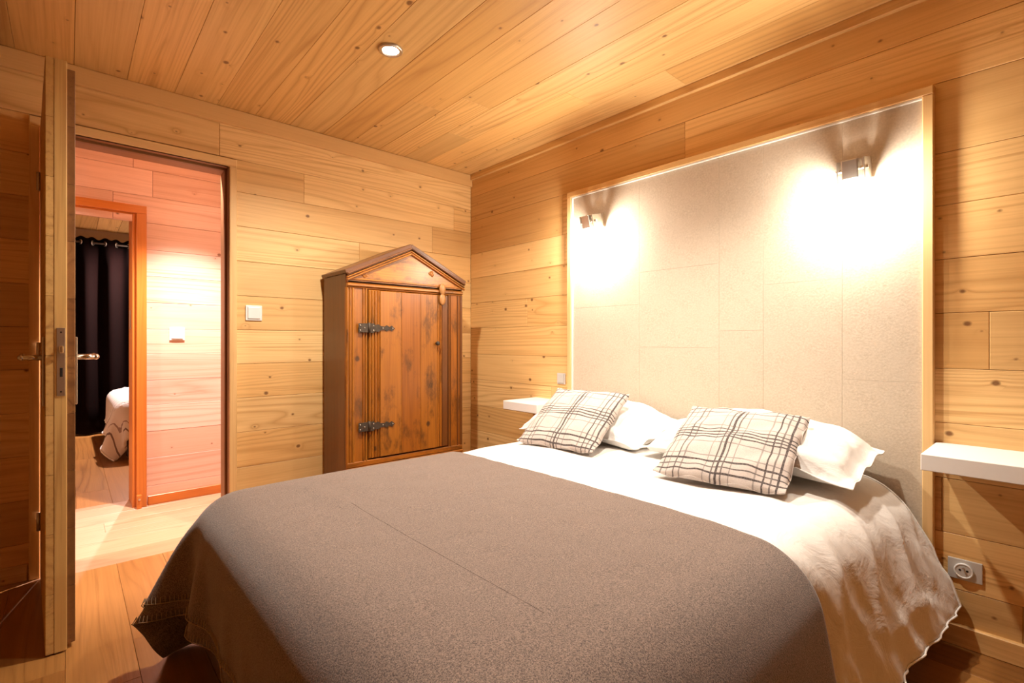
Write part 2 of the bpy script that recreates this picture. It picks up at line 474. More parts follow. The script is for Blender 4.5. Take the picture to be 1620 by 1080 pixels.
# ------------------------------------------------------------------ hall and the room beyond
HY = .88                     # far hall wall
D2X = -1.985                 # right edge of the second doorway
bm = bmesh.new()
box_bm(bm, D2X, -.45, HY + T, HY + .20, 0, H)
box_bm(bm, -3.4, D2X - .82, HY + T, HY + .20, 0, H)
box_bm(bm, D2X - .82, D2X, HY + T, HY + .20, 1.87, H)
wall_hall = tag(part('wall_hall', bm, M['backing'], None), 'pine boarded hall wall seen through the doorway', 'wall', kind='structure')
ZH = [0, .12, .30, .47, .64, .80, .97, 1.13, 1.30, 1.47, 1.64, 1.81, 1.98, 2.15, H]
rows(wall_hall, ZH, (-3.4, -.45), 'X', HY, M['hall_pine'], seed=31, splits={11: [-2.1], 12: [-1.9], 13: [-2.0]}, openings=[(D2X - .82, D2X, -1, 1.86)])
# hall side of the bedroom wall
wall_hall_near = structure('wall_hall_near', 'plain hall face of the bedroom wall', DX1 + .022, -.45, .181, .196, 0, H, M['plaster'])
wall_hall_end = structure('wall_hall_end', 'plastered end wall of the hall', -.449, -.36, .18, HY + .2, 0, H, M['plaster'])
wall_hall_left = structure('wall_hall_left', 'plastered far end of the hall', -3.5, -3.4, .18, HY + .2, 0, H, M['plaster'])
floor_hall = structure('floor_hall', 'bright plank floor of the hall', -3.4, -.45, -.06, HY + .2, -.1, -.012)
tag(floor_hall, 'bright plank floor of the hall', 'floor', kind='structure')
rr = random.Random(14)
y = -.06
while y < HY + .19:
    y1 = min(HY + .2, y + .178)
    x = -3.4; first = True
    while x < -.47:
        ln = rr.uniform(.4, 1.3) if first else 1.3
        first = False
        x1 = min(-.45, x + ln)
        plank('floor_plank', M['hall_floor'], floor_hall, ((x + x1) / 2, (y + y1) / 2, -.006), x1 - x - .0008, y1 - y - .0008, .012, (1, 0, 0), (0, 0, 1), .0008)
        x = x1
    y = y1
ceiling_hall = structure('ceiling_hall', 'ceiling over the hall', -3.5, -.36, .18, HY + .2, H, H + .1, M['plaster'])
bbh = tag(member('baseboard_hall', M['orange_wood'], None, (D2X + .06, HY - .007, .03), (-.45, HY - .007, .03), .06, .014, (0, -1, 0)),
          'low orange baseboard along the hall wall', 'baseboard', kind='structure')
f2 = empty('door_frame', (D2X, HY, 0), 'orange varnished frame of the doorway across the hall', 'door frame')
member('casing', M['orange_wood'], f2, (D2X + .026, HY - .014, 0), (D2X + .026, HY - .014, 1.86), .052, .028, (0, -1, 0))
member('casing', M['orange_wood'], f2, (D2X - .88, HY - .014, 1.885), (D2X + .052, HY - .014, 1.885), .05, .030, (0, -1, 0))
member('casing', M['orange_wood'], f2, (D2X - .85, HY - .014, 0), (D2X - .85, HY - .014, 1.86), .05, .028, (0, -1, 0))
member('jamb', M['orange_wood'], f2, (D2X - .010, HY + .115, 0), (D2X - .010, HY + .115, 1.87), .24, .020, (-1, 0, 0))
member('jamb', M['orange_wood'], f2, (D2X - .81, HY + .115, 0), (D2X - .81, HY + .115, 1.87), .24, .020, (1, 0, 0))
member('lintel', M['orange_wood'], f2, (D2X - .80, HY + .115, 1.86), (D2X - .02, HY + .115, 1.86), .24, .020, (0, 0, -1))
bm = bmesh.new(); box_bm(bm, D2X - .026, D2X - .020, HY + .07, HY + .11, 1.13, 1.25, .002)
part('strike_plate', bm, M['steel'], f2)
ds = empty('door_stop', (D2X + .012, HY - .045, 0), 'small wooden doorstop block at the foot of the orange casing', 'door stop')
bm = bmesh.new(); box_bm(bm, D2X - .002, D2X + .024, HY - .06, HY - .029, 0, .085, .004, 2); part('block', bm, M['orange_wood'], ds)
bm = bmesh.new(); tube_bm(bm, (D2X + .011, HY - .06, .06), (D2X + .011, HY - .068, .06), .006); part('screw', bm, M['steel'], ds)

# second room
RY = 4.36
floor_room = tag(structure('floor_second_room', '', -3.5, 1.2, HY + .2, RY, -.1, -.012), 'oak plank floor of the room across the hall', 'floor', kind='structure')
rr = random.Random(15)
x = -1.2
while x > -3.4:
    x0 = x - .178
    y = HY + .2; first = True
    while y < RY:
        y1 = min(RY, y + (rr.uniform(.4, 1.3) if first else 1.3)); first = False
        plank('floor_plank', M['oak_floor'], floor_room, ((x + x0) / 2, (y + y1) / 2, -.006), y1 - y - .0008, .1772, .012, (0, 1, 0), (0, 0, 1), .0008)
        y = y1
    x = x0
wall_room = structure('wall_room_back', 'plastered wall behind the dark curtain', -3.5, 1.2, RY, RY + .1, 0, H + .1, M['plaster'])
structure('wall_room_left', 'plastered left wall of the room across the hall', -3.6, -3.5, HY + .2, RY + .1, 0, H + .1, M['plaster'])
structure('wall_room_right', 'plastered right wall of the room across the hall', 1.2, 1.3, HY + .2, RY + .1, 0, H + .1, M['plaster'])
ceiling_room = structure('ceiling_second_room', 'boarded ceiling of the room across the hall', -3.5, 1.2, HY + .2, RY, H + T, H + .1)
for k in range(13):
    x0 = -3.4 + k * .19
    plank('ceiling_board', M['pine_ceiling'], ceiling_room, (x0 + .095, (HY + .2 + RY) / 2, H + T / 2), RY - HY - .2, .187, T, (0, 1, 0), (0, 0, -1), .002)
# curtain
cur = empty('curtain', (-2.3, RY - .12, 0), 'dark aubergine curtain hung on metal eyelets in the room across the hall', 'curtain')
n = 260
P = np.zeros((n, 8, 3))
for i in range(n):
    s = i / (n - 1)
    xx = -3.2 + s * 2.3
    for j in range(8):
        z = .02 + (2.21 - .02) * j / 7
        P[i, j] = (xx + .3 * 0, RY - .12 + .042 * math.sin(xx * 2 * math.pi / .21) + .006 * math.sin(xx * 31 + z * 2), z + (.012 * math.cos(xx * 2 * math.pi / .105) if j == 7 else 0))
P -= np.array(rootloc(cur))
o = link('cloth', grid_mesh('curtain_cloth', P), M['curtain'], cur)
o.modifiers.new('s', 'SOLIDIFY').thickness = .004
bm = bmesh.new(); tube_bm(bm, (-3.3, RY - .12, 2.155), (-.8, RY - .12, 2.155), .011); part('rod', bm, M['iron'], cur, True)
for k in range(22):
    xx = -3.15 + .105 * k
    bm = bmesh.new(); torus_bm(bm, (xx, RY - .12, 2.155), .024, .006, (1, .5 if k % 2 else -.5, 0), 20, 8)
    part('eyelet', bm, M['steel'], cur, True)
# second bed
b2 = empty('bed', (-1.1, 3.2, 0), 'bed with white covers and a striped throw in the room across the hall', 'bed')
box('base', M['bed_base'], b2, -1.95, .0, 2.6, 3.95, .10, .30, .02, 2)
box('mattress', M['cotton'], b2, -1.97, .0, 2.56, 4.0, .30, .50, .05, 3)
for (lx, ly) in ((-1.88, 2.68), (-1.88, 3.87), (-.08, 2.68), (-.08, 3.87)):
    bm = bmesh.new(); tube_bm(bm, (lx, ly, 0), (lx, ly, .11), .025); part('leg', bm, M['bed_base'], b2)

# ------------------------------------------------------------------ lamps
def spot(parent, loc, power, col, size=150, blend=.7, rad=.03):
    l = bpy.data.lights.new('lamp_light', 'SPOT')
    l.energy = power; l.color = col; l.spot_size = R(size); l.spot_blend = blend; l.shadow_soft_size = rad
    o = bpy.data.objects.new('lamp_light', l)
    COL.objects.link(o)
    o.parent = parent
    o.location = Vector(loc) - rootloc(parent)
    return o
def downlight(x, y, label, power, col=LAMP_COL, size=150, z=H, blend=.7):
    r = empty('downlight', (x, y, z), label, 'ceiling light', 'recessed downlights')
    bm = bmesh.new(); torus_bm(bm, (x, y, z - .002), .043, .0100); part('trim_ring', bm, M['steel'], r, True)
    bm = bmesh.new()
    tube_bm(bm, (x, y, z - .0045), (x, y, z - .0015), .034, 24, .026)
    part('bulb', bm, M['bulb'], r)
    spot(r, (x, y, z - .02), power, col, size, blend)
    return r
downlight(-1.26, -1.096, 'lit recessed downlight with metal ring in the ceiling above the blanket', P_DOWN)
downlight(-.80, -2.10, 'added unseen downlight in the ceiling above the pillows', P_DOWN * .75, LAMP_COL, 105)  # extra lamp added out of view to brighten the bed
downlight(-1.72, .31, 'recessed downlight in the hall ceiling close to the bedroom door', P_HALL, HALL_COL, 88, blend=.6)
downlight(-2.9, .52, 'recessed downlight at the far end of the hall ceiling', P_HALL * .35, HALL_COL, 130)
downlight(-1.45, 3.75, 'recessed downlight in the ceiling above the striped bed', P_BED2, HALL_COL, 165)

def sconce(y, z, label):
    x0 = -.030
    r = empty('wall_lamp', (x0, y, z), label, 'wall lamp', 'wall lamps on the beige panel')
    bm = bmesh.new(); box_bm(bm, x0 - .010, x0, y - .046, y + .046, z - .045, z + .05, .002); part('wall_plate', bm, M['steel'], r)
    tilt = Matrix.Translation((x0 - .03, y, z)) @ Matrix.Rotation(R(-14), 4, 'Y') @ Matrix.Translation((-x0 + .03, -y, -z))
    for s in (-1, 1):
        bm = bmesh.new(); box_bm(bm, x0 - .095, x0 - .008, y + s * .043 - .0025, y + s * .043 + .0025, z - .04, z + .04, .001, 1, tilt)
        part('bracket_cheek', bm, M['steel'], r)
    bm = bmesh.new()
    vs = box_bm(bm, x0 - .105, x0 - .045, y - .027, y + .027, z - .032, z + .04, .004, 2, tilt)
    hd = part('lamp_head', bm, M['steel'], r)
    bm = bmesh.new(); tube_bm(bm, tilt @ Vector((x0 - .075, y, z - .031)), tilt @ Vector((x0 - .075, y, z - .040)), .019, 20)
    part('bulb', bm, M['bulb'], hd)
    bm = bmesh.new(); tube_bm(bm, tilt @ Vector((x0 - .07, y - .052, z + .004)), tilt @ Vector((x0 - .07, y + .052, z + .004)), .007, 14)
    part('pivot', bm, M['chrome'], r)
    l = bpy.data.lights.new('lamp_light', 'POINT')
    l.energy = P_SCONCE; l.color = LAMP_COL; l.shadow_soft_size = .03
    o = bpy.data.objects.new('lamp_light', l); COL.objects.link(o); o.parent = r
    o.location = (-.080, 0, -.105)
    return r
sconce(-1.245, 1.735, 'brushed metal wall lamp on the beige panel on the wardrobe side')
sconce(-2.515, 1.705, 'brushed metal wall lamp on the beige panel above the plaid cushion beside the socket')

# ------------------------------------------------------------------ headboard panel
PY0, PY1, PZ = -1.013, -2.742, 1.957
hp = empty('headboard_panel', (0, (PY0 + PY1) / 2, .075), 'tall beige wall panel in a pine frame behind the bed', 'headboard')
FWd = .032
member('frame_rail', M['pine_trim'], hp, (-.016, PY0, PZ - FWd / 2), (-.016, PY1, PZ - FWd / 2), FWd, .030, (-1, 0, 0))
member('frame_stile', M['pine_trim'], hp, (-.016, PY0 - FWd / 2, .073), (-.016, PY0 - FWd / 2, PZ - FWd), FWd, .030, (-1, 0, 0))
member('frame_stile', M['pine_trim'], hp, (-.016, PY1 + FWd / 2, .073), (-.016, PY1 + FWd / 2, PZ - FWd), FWd, .030, (-1, 0, 0))
# thin pale inner lip
member('frame_lip', M['white_lam'], hp, (-.014, PY0 - FWd, PZ - FWd - .004), (-.014, PY1 + FWd, PZ - FWd - .004), .008, .022, (-1, 0, 0), .001)
member('frame_lip', M['white_lam'], hp, (-.014, PY0 - FWd - .004, .073), (-.014, PY0 - FWd - .004, PZ - FWd - .009), .008, .022, (-1, 0, 0), .001)
box('panel_back', M['panel'], hp, -.012, -.001, PY1 + FWd, PY0 - FWd, .073, PZ - FWd, 0)
ycol = [PY0 - FWd - .008, -1.52, -1.96, -2.16, -2.46, PY1 + FWd]
rr = random.Random(4)
for c in range(5):
    zc = [.074] + sorted([[.62, 1.25], [.45, 1.02, 1.42], [1.1], [.7, 1.30], [.9]][c]) + [PZ - FWd - .008]
    for q in range(len(zc) - 1):
        yy0, yy1 = ycol[c], ycol[c + 1]
        plank('panel_sheet', M['panel'], hp, (-.0125 - rr.uniform(0, .0006), (yy0 + yy1) / 2, (zc[q] + zc[q + 1]) / 2), abs(yy1 - yy0) - .0006, zc[q + 1] - zc[q] - .0006, .004, (0, -1, 0), (-1, 0, 0), .0004)

# ------------------------------------------------------------------ door leaf (open at a right angle)
a = R(2.6)
leaf = empty('door', (-2.399, -.03, .006), 'open bedroom door clad in pine boards, seen from its edge with the latch', 'door')
leaf.rotation_euler = (0, 0, 0)
# local frame: u along the leaf away from the hinge, v towards the doorway
U = Vector((math.sin(a), -math.cos(a), 0)); V = Vector((math.cos(a), math.sin(a), 0))
LW, LH = .772, 1.994
O = Vector((-2.399, -.03, .006))
def lp(u, v, z): return O + U * u + V * v + Vector((0, 0, z))
def leaf_box(name, mat, parent, u0, u1, v0, v1, z0, z1, bevel=.002, seg=1):
    bm = bmesh.new()
    box_bm(bm, u0, u1, v0, v1, z0, z1, bevel, seg)
    m = Matrix(((U.x, V.x, 0, O.x), (U.y, V.y, 0, O.y), (0, 0, 1, O.z), (0, 0, 0, 1)))
    bmesh.ops.transform(bm, matrix=m, verts=bm.verts)
    return part(name, bm, mat, parent)
# core slab as one vertical member
plank('core', M['door_wood'], leaf, lp(LW / 2, .0385, LH / 2), LH, LW, .0315, (0, 0, 1), V, .002)
nb = 10
for k in range(nb):
    z0 = LH * k / nb; z1 = LH * (k + 1) / nb
    plank('cladding_board', M['door_wood'], leaf, lp(LW / 2 - .001, .011, (z0 + z1) / 2), LW, z1 - z0 - .001, .022, U, -V, .0015)
    zz0 = .012 + (LH - .03) * k / nb; zz1 = .012 + (LH - .03) * (k + 1) / nb
    plank('cladding_board', M['dark_jamb'], leaf, lp(LW / 2 - .009, .0655, (zz0 + zz1) / 2), LW - .018, zz1 - zz0 - .001, .022, U, V, .0015)
lpz = leaf_box('latch_plate', M['steel'], leaf, LW, LW + .002, .028, .050, .86, 1.09, .0008)
leaf_box('latch_bolt', M['chrome'], lpz, LW + .001, LW + .010, .034, .045, 1.005, 1.03, .002)
leaf_box('keyway', M['black'], lpz, LW + .0015, LW + .0028, .036, .043, .925, .955, .0002)
for zz in (.875, 1.075):
    leaf_box('screw', M['black'], lpz, LW + .0015, LW + .003, .0365, .0415, zz - .0025, zz + .0025, .001)
for s, v0 in ((-1, 0.0), (1, .0765)):
    hp_ = leaf_box('handle_plate', M['steel'], leaf, LW - .075, LW - .040, min(v0, v0 + s * .007), max(v0, v0 + s * .007), .825, 1.06, .002)
    bm = bmesh.new()
    u = LW - .0575
    tube_bm(bm, lp(u, v0 + s * .006, .99), lp(u, v0 + s * .058, .99), .0095)
    bmesh.ops.create_uvsphere(bm, u_segments=12, v_segments=8, radius=.0105, matrix=Matrix.Translation(lp(u, v0 + s * .057, .99)))
    tube_bm(bm, lp(u, v0 + s * .057, .99), lp(u - .115, v0 + s * .055, .995), .0095, 16, .0085)
    part('lever', bm, M['chrome'], hp_, True)
for zz in (.25, 1.0, 1.75):
    bm = bmesh.new(); tube_bm(bm, lp(.006, -.006, zz - .04), lp(.006, -.006, zz + .04), .007, 12); part('hinge', bm, M['steel'], leaf, True)

# ------------------------------------------------------------------ wardrobe
WX0, WX1, WYB, WYF, EZ, AZ = -1.142, -.341, -.03, -.352, 1.435, 1.625
wd = empty('wardrobe', ((WX0 + WX1) / 2, WYB, 0), 'antique orange-brown wooden wardrobe with a pointed pediment top', 'wardrobe')
TW = .022
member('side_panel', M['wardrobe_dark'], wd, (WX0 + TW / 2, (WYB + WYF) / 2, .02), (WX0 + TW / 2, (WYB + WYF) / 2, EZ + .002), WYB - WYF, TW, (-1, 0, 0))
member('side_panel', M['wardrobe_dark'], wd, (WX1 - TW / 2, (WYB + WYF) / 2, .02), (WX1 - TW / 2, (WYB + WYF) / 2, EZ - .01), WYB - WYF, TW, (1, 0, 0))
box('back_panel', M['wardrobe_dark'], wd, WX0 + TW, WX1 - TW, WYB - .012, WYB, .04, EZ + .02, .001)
box('floor_panel', M['wardrobe_dark'], wd, WX0 + TW, WX1 - TW, WYF + .02, WYB - .012, .1, .12, .001)
AX = (WX0 + WX1) / 2 + .005
# sloping roof boards
for s, xe in ((-1, WX0 - .003), (1, WX1 + .004)):
    d = Vector((AX - xe, 0, AZ - EZ)).normalized()
    nn = Vector((-d.z, 0, d.x)) if s < 0 else Vector((-d.z, 0, d.x))
    if nn.z < 0: nn = -nn
    p0 = Vector((xe, (WYB + WYF) / 2 - .012, EZ)) + nn * .011; p1 = Vector((AX, (WYB + WYF) / 2 - .012, AZ)) + nn * .011
    plank('roof_board', M['wardrobe_dark'], wd, (p0 + p1) / 2, (p1 - p0).length + .008, WYB - WYF + .03, .020, d, nn, .003)
    # raking mouldings on the front
    for (dz, wdt, th, yy) in ((-.004, .013, .022, WYF - .020), (-.022, .010, .014, WYF - .015), (-.038, .010, .016, WYF - .017)):
        q0 = Vector((xe + .006, yy, EZ + dz)); q1 = Vector((AX, yy, AZ + dz - .002))
        plank('raking_moulding', M['wardrobe'] if th < .02 else M['wardrobe_dark'], wd, (q0 + q1) / 2, (q1 - q0).length + .004, wdt, th, d, (0, -1, 0), .004)
# pediment board (a triangle)
bm = bmesh.new()
tri = [(WX0 + .01, 1.385), (WX1 - .01, 1.385), (WX1 - .01, EZ - .008), (AX, AZ - .006), (WX0 + .01, EZ - .008)]
fr = [bm.verts.new((x_, WYF - .010, z_)) for x_, z_ in tri]; bk = [bm.verts.new((x_, WYF + .010, z_)) for x_, z_ in tri]
bm.faces.new(fr); bm.faces.new(bk[::-1])
for i in range(5):
    j = (i + 1) % 5
    bm.faces.new((fr[j], fr[i], bk[i], bk[j]))
part('pediment', bm, M['wardrobe'], wd)
# worn bosses on the pediment
for (cx_, cz_, rw, rh) in ((-1.035, 1.445, .028, .030), (-.585, 1.478, .020, .020)):
    bm = bmesh.new()
    bmesh.ops.create_icosphere(bm, subdivisions=3, radius=1.0, matrix=Matrix.Translation((cx_, WYF - .009, cz_)) @ Matrix.Diagonal((rw, .007, rh, 1)))
    for v in bm.verts:
        v.co.y += .004 * math.sin(v.co.x * 240) * math.cos(v.co.z * 210)
        v.co.x += .004 * math.sin(v.co.z * 160)
    part('carved_boss', bm, M['wardrobe'], wd, True)
# horizontal cornice under the pediment
for (z0, z1, d_) in ((1.398, 1.410, .022), (1.380, 1.398, .016), (1.362, 1.380, .026), (1.352, 1.362, .018)):
    plank('cornice_moulding', M['wardrobe'], wd, ((WX0 + WX1) / 2, WYF - d_ / 2 + .006, (z0 + z1) / 2), WX1 - WX0 - .004, z1 - z0 - .001, d_, (1, 0, 0), (0, -1, 0), .004)
# front stiles
def stile(x0, x1, y0, mat='wardrobe', z0=.36, z1=1.356, th=.02, name='stile', ch=.003):
    return plank(name, M[mat], wd, ((x0 + x1) / 2, y0 - th / 2, (z0 + z1) / 2), z1 - z0, x1 - x0, th, (0, 0, 1), (0, -1, 0), ch)
stile(WX0, -1.015, WYF + .016)
stile(-.455, WX1, WYF + .016)
for (x0, x1, yy) in ((-1.141, -1.131, WYF - .003), (-1.124, -1.113, WYF - .003), (-1.107, -1.094, WYF - .003), (-1.045, -1.034, WYF - .003), (-1.028, -1.017, WYF - .004)):
    stile(x0, x1, yy, th=.008, name='bead', ch=.0035)
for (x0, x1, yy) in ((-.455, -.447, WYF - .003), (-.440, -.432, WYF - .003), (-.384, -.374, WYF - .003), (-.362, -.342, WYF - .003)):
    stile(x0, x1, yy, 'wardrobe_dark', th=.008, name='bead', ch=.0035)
# door with three planks and edge beads
door = stile(-1.010, -.460, WYF + .008, z0=.372, z1=1.350, th=.016, name='door')
def dpart(name, mat, x0, x1, y0, y1, z0, z1, ch=.002):
    L = rootloc(wd)
    c = Vector(((x0 + x1) / 2, (y0 + y1) / 2, (z0 + z1) / 2))
    o = bpy.data.objects.new(name, plank_mesh(z1 - z0, x1 - x0, abs(y1 - y0), ch, M[mat]))
    COL.objects.link(o)
    m = Matrix((Vector((0, 0, 1)), Vector((0, -1, 0)).cross(Vector((0, 0, 1))), Vector((0, -1, 0)))).transposed().to_4x4()
    m.translation = c - L
    o.parent = door
    o.matrix_local = door.matrix_basis.inverted() @ m
    return o
for (x0, x1) in ((-.940, -.800), (-.799, -.668), (-.667, -.545)):
    dpart('door_board', 'wardrobe', x0, x1, WYF - .018, WYF - .007, .375, 1.346, .0015)
for (x0, x1) in ((-1.009, -.999), (-.992, -.981), (-.974, -.962), (-.954, -.943)):
    dpart('bead', 'wardrobe', x0, x1, WYF - .017, WYF - .007, .375, 1.346, .004)
for (x0, x1) in ((-.541, -.529), (-.521, -.510)):
    dpart('bead', 'wardrobe', x0, x1, WYF - .017, WYF - .007, .375, 1.346, .004)
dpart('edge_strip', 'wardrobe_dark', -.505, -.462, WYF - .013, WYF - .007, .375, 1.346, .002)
# base rail and plinth
for (z0, z1, d_) in ((.335, .365, .024), (.318, .334, .032), (.02, .317, .020)):
    plank('base_rail', M['wardrobe'], wd, ((WX0 + WX1) / 2, WYF - d_ / 2 + .012, (z0 + z1) / 2), WX1 - WX0 - .002, z1 - z0, d_, (1, 0, 0), (0, -1, 0), .004)
for x_ in (WX0 + .03, WX1 - .03):
    for y_ in (WYF + .03, WYB - .03):
        box('foot', M['wardrobe_dark'], wd, x_ - .025, x_ + .025, y_ - .025, y_ + .025, 0, .022, .003)
# strap hinges
def strap(zc):
    yy = WYF - .019
    bm = bmesh.new()
    box_bm(bm, -1.076, -1.018, yy - .003, yy, zc - .026, zc + .026, .001)
    out = [(-1.004, -.026), (-.985, -.028), (-.975, -.018), (-.955, -.022), (-.938, -.012), (-.912, -.010), (-.902, -.018), (-.882, -.008), (-.868, -.016), (-.848, 0)]
    pts = [(x_, z_) for x_, z_ in out] + [(x_, -z_) for x_, z_ in reversed(out[:-1])]
    f0 = [bm.verts.new((x_, yy - .004, zc + z_)) for x_, z_ in pts]; f1 = [bm.verts.new((x_, yy, zc + z_)) for x_, z_ in pts]
    bm.faces.new(f0); bm.faces.new(f1[::-1])
    for i in range(len(pts)):
        j = (i + 1) % len(pts)
        bm.faces.new((f0[j], f0[i], f1[i], f1[j]))
    h = part('strap_hinge', bm, M['iron'], wd)
    bm = bmesh.new(); tube_bm(bm, (-1.011, yy - .003, zc - .03), (-1.011, yy - .003, zc + .03), .0075, 12); part('knuckle', bm, M['iron'], h, True)
    for (x_, dz) in ((-1.066, -.014), (-1.066, .014), (-1.040, 0), (-.985, -.013), (-.985, .013), (-.925, 0), (-.862, 0)):
        bm = bmesh.new(); bmesh.ops.create_uvsphere(bm, u_segments=8, v_segments=6, radius=.0045, matrix=Matrix.Translation((x_, yy - .004, zc + dz)) @ Matrix.Diagonal((1, .5, 1, 1)))
        part('nail', bm, M['steel'], h, True)
strap(1.128); strap(.560)
# knob and turn button
bm = bmesh.new()
tube_bm(bm, (-.553, WYF - .017, 1.038), (-.553, WYF - .032, 1.038), .008, 14)
bmesh.ops.create_uvsphere(bm, u_segments=16, v_segments=10, radius=.014, matrix=Matrix.Translation((-.553, WYF - .037, 1.038)))
part('knob', bm, M['iron'], wd, True)
bm = bmesh.new()
for zz in (1.385, 1.320):
    bmesh.ops.create_uvsphere(bm, u_segments=20, v_segments=12, radius=1, matrix=Matrix.Translation((-.512, WYF - .026, zz)) @ Matrix.Diagonal((.023, .014, .037, 1)))
part('turn_button', bm, M['button_wood'], wd, True)

# ------------------------------------------------------------------ shelves, switches, socket
def shelf(y0, y1, z, label):
    r = empty('wall_shelf', (0, (y0 + y1) / 2, z - .05), label, 'shelf', 'white floating shelves beside the bed')
    bm = bmesh.new(); box_bm(bm, -.285, -.001, y0, y1, z - .052, z, .0015); part('shelf_board', bm, M['white_lam'], r)
    bm = bmesh.new(); box_bm(bm, -.2855, -.284, y0 + .002, y1 - .002, z - .050, z - .002, .0003); part('edge_band', bm, M['white_lam'], r)
shelf(-1.010, -.712, .683, 'white floating shelf between the bed and the wardrobe')
shelf(-3.12, -2.746, .694, 'white floating shelf above the wall socket')
def switch(c, nrm, size, label, mat, group=None):
    c = Vector(c); nrm = Vector(nrm)
    r = empty('light_switch', c, label, 'switch', group)
    t1 = Vector((0, 0, 1)).cross(nrm)
    def b_(hw, hh, d0, d1, bev, dz=0, du=0):
        bm = bmesh.new(); box_bm(bm, du - hw, du + hw, dz - hh, dz + hh, d0, d1, bev, 2)
        m = Matrix((t1, Vector((0, 0, 1)), nrm)).transposed().to_4x4(); m.translation = c
        bmesh.ops.transform(bm, matrix=m, verts=bm.verts)
        return bm
    part('plate', b_(size / 2, size / 2, .0, .008, .002), mat, r)
    part('rocker', b_(size * .38, size * .38, .006, .013, .002), mat, r)
    return r
switch((-1.527, -.001, 1.210), (0, -1, 0), .084, 'white square light switch on the boarded wall beside the doorway', M['white_plastic'])
switch((-1.768, HY - .001, 1.10), (0, -1, 0), .084, 'white light switch on the hall wall seen through the doorway', M['white_plastic'])
switch((-.001, -.945, .818), (-1, 0, 0), .068, 'small grey light switch above the shelf near the wardrobe', M['silver_plastic'])
so = empty('wall_socket', (0, -2.821, .264), 'silver wall socket low on the boards under the white shelf', 'socket')
bm = bmesh.new(); box_bm(bm, -.009, -.001, -2.866, -2.777, .229, .299, .002, 2); part('plate', bm, M['silver_plastic'], so)
bm = bmesh.new(); tube_bm(bm, (-.008, -2.819, .263), (-.016, -2.819, .263), .025, 28); sk = part('socket_face', bm, M['silver_plastic'], so)
bm = bmesh.new(); torus_bm(bm, (-.015, -2.819, .263), .023, .003, (1, 0, 0)); part('rim', bm, M['white_plastic'], so, True)
for dy in (-.0095, .0095):
    bm = bmesh.new(); tube_bm(bm, (-.0155, -2.819 + dy, .265), (-.0168, -2.819 + dy, .265), .0035, 12); part('hole', bm, M['black'], sk)
bm = bmesh.new(); tube_bm(bm, (-.0155, -2.819, .275), (-.026, -2.819, .275), .003, 12); part('earth_pin', bm, M['chrome'], sk)

# ------------------------------------------------------------------ bed and cloth
BX0, BX1, BY0, BY1, BT = -1.985, -.045, -2.635, -1.09, .515
bed = empty('bed', (-1.0, -1.86, 0), 'double bed with mattress and dark base under the brown blanket', 'bed')
box('base', M['bed_base'], bed, BX0 + .035, BX1, BY0 + .03, BY1 - .03, .09, .29, .015, 2)
box('mattress', M['mattress'], bed, BX0 + .012, BX1, BY0 + .012, BY1 - .012, .29, BT - .012, .055, 4)
for (lx, ly) in ((BX0 + .1, BY0 + .1), (BX0 + .1, BY1 - .1), (BX1 - .1, BY0 + .1), (BX1 - .1, BY1 - .1)):
    bm = bmesh.new(); tube_bm(bm, (lx, ly, 0), (lx, ly, .10), .028, 16, .034); part('leg', bm, M['bed_base'], bed, True)

def near_k(x):
    return .16 + .28 * np.clip((x + .95) / .8, 0, 1)
def collide(p, bx, r, kfun, off):
    """push points out of a rounded box; the side towards -y leans outwards"""
    x0, x1, y0, y1, zt = bx
    q = p.copy()
    lean = kfun(p[..., 0]) * np.clip(zt - p[..., 2], 0, 1) * (p[..., 1] < (y0 + y1) / 2)
    q[..., 1] += lean
    c = np.array([(x0 + x1) / 2, (y0 + y1) / 2, zt - .5]); h = np.array([(x1 - x0) / 2, (y1 - y0) / 2, .5]) - r
    d = q - c
    a = np.abs(d) - h
    m = np.maximum(a, 0)
    l = np.sqrt((m ** 2).sum(-1))
    ins = a.max(-1)
    sd = l + np.minimum(ins, 0) - r
    g = np.where(l[..., None] > 1e-9, m / np.maximum(l, 1e-9)[..., None], 0)
    axis = np.argmax(a, -1)
    onehot = np.eye(3)[axis]
    g = np.where(l[..., None] > 1e-9, g, onehot) * np.sign(np.where(d == 0, 1, d))
    pen = np.maximum(off - sd, 0)
    return p + g * pen[..., None], pen > 0
